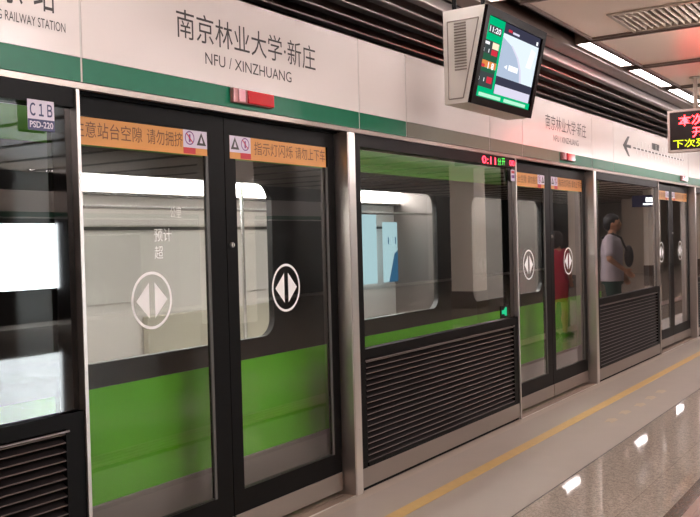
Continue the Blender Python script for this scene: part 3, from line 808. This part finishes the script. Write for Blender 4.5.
def figure(base, H, yaw, arms, female):
    """standing body; local +x is the way the figure faces, +y its left. returns transform and joint table."""
    T = Matrix.Translation(Vector(base)) @ Matrix.Rotation(yaw, 4, 'Z')
    s = H/1.72
    q = lambda x, y, z: T @ Vector((x*s, y*s, z*s))
    b = MB(); m = M['skin']; R3 = Matrix.Rotation(yaw, 4, 'Z')
    sh = .165 if female else .195
    hp = .095
    # legs
    for sd in (-1, 1):
        st = .05*sd
        limb(b, [q(0, hp*sd, .90), q(.02+st*.5, .10*sd, .49), q(-.02+st, .105*sd, .085)], [.088*s, .056*s, .04*s], m)
        b.ball(q(-.045+st, .105*sd, .30), .052*s, m, (1, .95, 2.0), mtx=R3)
        limb(b, [q(-.05+st, .105*sd, .045), q(.10+st, .115*sd, .035), q(.17+st, .12*sd, .028)], [.042*s, .038*s, .026*s], m)
    # torso
    b.ball(q(-.01, 0, .93), .17*s, m, (.72, 1.0, .72), mtx=R3)
    b.ball(q(.0, 0, 1.08), .15*s, m, (.72, .92, 1.0), mtx=R3)
    b.ball(q(.0, 0, 1.26), .17*s, m, (.68, .98, 1.0), mtx=R3)
    b.ball(q(-.01, 0, 1.38), .15*s, m, (.6, 1.15, .55), mtx=R3)
    if female:
        for sd in (-1, 1): b.ball(q(.085, .07*sd, 1.26), .062*s, m)
    limb(b, [q(-.01, 0, 1.38), q(.005, 0, 1.50)], [.062*s, .054*s], m)
    # head
    b.ball(q(.02, 0, 1.615), .098*s, m, (.96, .78, 1.12), mtx=R3); b.ball(q(.05, 0, 1.555), .062*s, m, (1., .85, .9), mtx=R3)
    b.ball(q(.118, 0, 1.59), .016*s, m, (1.1, .8, 1.3), mtx=R3); b.tube(q(.105, 0, 1.64), q(.124, 0, 1.585), .007*s, .013*s, m, 10)
    for sd in (-1, 1): b.ball(q(.015, .078*sd, 1.605), .026*s, m, (.7, .4, 1.1), mtx=R3)
    # arms: elbow, wrist, and the direction of the hand
    for sd, (el, wr) in zip((-1, 1), arms):
        S = q(-.01, sh*sd, 1.40); E_ = q(*el); Wp = q(*wr)
        limb(b, [S, E_, Wp], [.052*s, .039*s, .027*s], m)
        d = (Wp-E_).normalized(); side = R3 @ Vector((1, 0, 0)); side = (side-d*side.dot(d)).normalized(); nrm = d.cross(side)
        pal = Wp+d*(.05*s)
        mt = Matrix((( *d, 0), (*side, 0), (*nrm, 0), (0, 0, 0, 1))).transposed()
        b.ball(pal, .05*s, m, (1.05, .82, .4), mtx=mt)
        for k, (off, ln) in enumerate(((.030, .072), (.010, .082), (-.011, .076), (-.030, .058))):
            r0 = pal+d*.038*s+side*off*s
            curl = nrm*(-sd*.5)
            a1 = r0+(d+curl*.25).normalized()*ln*.5*s; a2 = a1+(d+curl*.9).normalized()*ln*.5*s
            limb(b, [r0-d*.01*s, r0, a1, a2], [.0095*s, .0095*s, .009*s, .0078*s], m)
        r0 = Wp+d*.025*s+side*.028*s; a1 = r0+(d*.6+side*.8).normalized()*.035*s; a2 = a1+(d+side*.25).normalized()*.03*s
        limb(b, [r0, a1, a2], [.013*s, .011*s, .009*s], m)
    return b, q, s, R3

def face(t, q, s, R3):
    b = MB()
    for sd in (-1, 1): b.ball(q(.103, .033*sd, 1.617), .0115*s, M['eye'], (.6, 1.2, .7), 12, 8, R3)
    part(b, 'eyes', t, smooth=True)
    b = MB(); b.ball(q(.109, 0, 1.548), .02*s, M['lip'], (.4, 1.1, .35), 12, 8, R3); part(b, 'mouth', t, smooth=True)

# woman in the red dress
t = thing('person', 'person in a red dress with dark hair, mirrored in the second pair of doors', 'person', (13.3, -1.73, 0))
armsA = (((.02, -.235, 1.12), (.10, -.20, .90)), ((.0, .235, 1.12), (.12, .17, .95)))
b, q, s, R3 = figure((13.3, -1.73, 0), 1.60, math.radians(15), armsA, True)
body = remesh(b, 'body', t, .0075, M['skin'])
face(t, q, s, R3)
b = MB()
b.ball(q(.0, 0, 1.645), .112*s, M['hair'], (1.0, .9, .98), mtx=R3); b.ball(q(-.05, 0, 1.56), .09*s, M['hair'], (.75, .95, 1.2), mtx=R3)
for sd in (-1, 1): b.ball(q(-.0, .075*sd, 1.575), .05*s, M['hair'], (1.0, .5, 1.7), mtx=R3)
h = remesh(b, 'hair', t, .012, M['hair'])
# carve the fringe clear of the face by pulling the hair back behind the brow
inv = (Matrix.Translation(Vector((13.3, -1.73, 0))) @ Matrix.Rotation(math.radians(15), 4, 'Z')).inverted()
for v in h.data.vertices:
    w = inv @ (v.co+Vector((13.3, -1.73, 0)))
    if w.z < 1.645*s and w.x > .055*s: 
        w.x = .055*s; v.co = (inv.inverted() @ w)-Vector((13.3, -1.73, 0))
b = MB(); m = M['reddress']
limb(b, [q(0, 0, .60), q(0, 0, .80), q(-.005, 0, .95), q(0, 0, 1.1), q(0, 0, 1.25)], [.0]*5, m) if False else None
rows = [(.58, .135, .17), (.75, .145, .185), (.93, .155, .2), (1.08, .13, .165), (1.25, .152, .192), (1.38, .112, .2), (1.44, .075, .10)]
n = 28; vs = []; fs = []
for (z, rx, ry) in rows:
    for k in range(n):
        a = 2*math.pi*k/n; rr = 1+(.04*math.sin(6*a) if z < .8 else 0)
        vs.append(q(rx*rr*math.cos(a)+(.025*max(0, math.cos(a)) if 1.2 < z < 1.3 else 0)-.005, ry*rr*math.sin(a), z))
for i in range(len(rows)-1):
    for k in range(n): fs.append((i*n+k, i*n+(k+1) % n, (i+1)*n+(k+1) % n, (i+1)*n+k))
fs.append(tuple(reversed(range(n)))); fs.append(tuple(range((len(rows)-1)*n, len(rows)*n)))
b.raw(vs, fs, m)
for sd, (el, wr) in zip((-1, 1), armsA): limb(b, [q(-.01, .165*sd, 1.395), q(el[0]*.6, .165*sd+(el[1]-.165*sd)*.6, 1.395+(el[2]-1.395)*.6)], [.068*s, .056*s], m)
remesh(b, 'dress', t, .011, m)
b = MB()
for sd in (-1, 1):
    st = .05*sd; limb(b, [q(-.05+st, .105*sd, .04), q(.10+st, .115*sd, .036), q(.17+st, .12*sd, .030)], [.047*s, .044*s, .033*s], M['shoe'])
remesh(b, 'shoes', t, .009, M['shoe'])

# man in pale shirt and dark shorts
MB0 = (12.75, -.84, 0)
t = thing('person', 'person in a pale shirt and dark shorts, mirrored in the third screen bay', 'person', MB0)
armsB = (((-.02, -.27, 1.14), (.10, -.27, .92)), ((.0, .285, 1.14), (.17, .19, 1.0)))
YAW = math.radians(80)
b, q, s, R3 = figure(MB0, 1.82, YAW, armsB, False)
remesh(b, 'body', t, .008, M['skin'])
face(t, q, s, R3)
b = MB(); b.ball(q(-.005, 0, 1.655), .106*s, M['hair'], (1.0, .88, .9), mtx=R3); b.ball(q(-.045, 0, 1.60), .085*s, M['hair'], (.8, .98, 1.0), mtx=R3)
h = remesh(b, 'hair', t, .012, M['hair'])
inv = (Matrix.Translation(Vector(MB0)) @ Matrix.Rotation(YAW, 4, 'Z')).inverted()
for v in h.data.vertices:
    w = inv @ (v.co+Vector(MB0))
    if w.z < 1.655*s and w.x > .05*s: w.x = .05*s; v.co = (inv.inverted() @ w)-Vector(MB0)
def tunic(rows, m, parent, name, sleeves):
    b = MB(); vs = []; fs = []
    for (z, rx, ry) in rows:
        for k in range(n):
            a = 2*math.pi*k/n; vs.append(q(rx*math.cos(a)-.005, ry*math.sin(a), z))
    for i in range(len(rows)-1):
        for k in range(n): fs.append((i*n+k, i*n+(k+1) % n, (i+1)*n+(k+1) % n, (i+1)*n+k))
    fs.append(tuple(reversed(range(n)))); fs.append(tuple(range((len(rows)-1)*n, len(rows)*n)))
    b.raw(vs, fs, m)
    for pts, rad in sleeves: limb(b, pts, rad, m)
    return remesh(b, name, parent, .011, m)
sl = [([q(-.01, .195*sd, 1.40), q(el[0]*.7, .195*sd+(el[1]-.195*sd)*.7, 1.40+(el[2]-1.40)*.7)], [.072*s, .066*s]) for sd, (el, wr) in zip((-1, 1), armsB)]
tunic([(.84, .155, .20), (.95, .15, .20), (1.1, .14, .185), (1.27, .145, .20), (1.39, .115, .225), (1.45, .075, .10)], M['tee'], t, 'shirt', sl)
tunic([(.80, .145, .185), (.9, .14, .19), (.96, .13, .18)], M['shorts'], t, 'shorts',
      [([q(0, .09*sd, .86), q(.02+.02*sd, .10*sd, .56)], [.105*s, .098*s]) for sd in (-1, 1)])
b = MB()
for sd in (-1, 1):
    st = .05*sd; limb(b, [q(-.05+st, .105*sd, .05), q(.10+st, .115*sd, .042), q(.18+st, .12*sd, .034)], [.052*s, .048*s, .036*s], M['shoe'])
remesh(b, 'shoes', t, .009, M['shoe'])
tb = thing('shoulder_bag', 'dark bag held at the chest of the person in the pale shirt', 'bag', tuple(q(.22, 0, 1.1)))
b = MB(); c = q(.215, .0, 1.17); b.ball(c, .125, M['bag'], (.5, 1.08, 1.25), mtx=R3); part(b, 'bag_body', tb, smooth=True)
b = MB(); limb(b, [q(.2, .12, 1.25), q(.13, .12, 1.42), q(.02, .10, 1.475), q(-.12, .05, 1.42)], [.014]*4, M['bag']); part(b, 'strap', tb)

# ------------------------------------------------------------------ world, camera, view
w = bpy.data.worlds.new('World'); SC.world = w; w.use_nodes = True
w.node_tree.nodes['Background'].inputs['Color'].default_value = (.02, .019, .018, 1)
w.node_tree.nodes['Background'].inputs['Strength'].default_value = 1
cam = bpy.data.cameras.new('camera'); co = bpy.data.objects.new('camera', cam); COL.objects.link(co)
cam.sensor_fit = 'HORIZONTAL'; cam.sensor_width = 36; cam.lens = 36*900/700; cam.clip_start = .05; cam.clip_end = 200
# camera axes solved from the vanishing points
f = 900.; cx, cy = 350., 258.5; vp = (938., 226.); roll = .026
xa = Vector((vp[0]-cx, -(vp[1]-cy), f)).normalized()            # world +x in camera coordinates (right, up, forward)
za = Vector((1, roll, 0)).cross(xa).normalized()
if za.y < 0: za = -za
ya = -(za.cross(xa))
right = Vector((xa.x, ya.x, za.x)); up = Vector((xa.y, ya.y, za.y)); fwd = Vector((xa.z, ya.z, za.z))
mw = Matrix(((right.x, up.x, -fwd.x, 0), (right.y, up.y, -fwd.y, -2.99), (right.z, up.z, -fwd.z, 1.55), (0, 0, 0, 1)))
co.matrix_world = mw
SC.camera = co
SC.view_settings.view_transform = 'Standard'; SC.view_settings.look = 'None'
SC.view_settings.gamma = 1; SC.view_settings.use_curve_mapping = False
SC.view_settings.exposure = 0.05
SC.cycles.transparent_max_bounces = 24; SC.cycles.max_bounces = 10; SC.cycles.glossy_bounces = 6
SC.cycles.caustics_reflective = False; SC.cycles.caustics_refractive = False
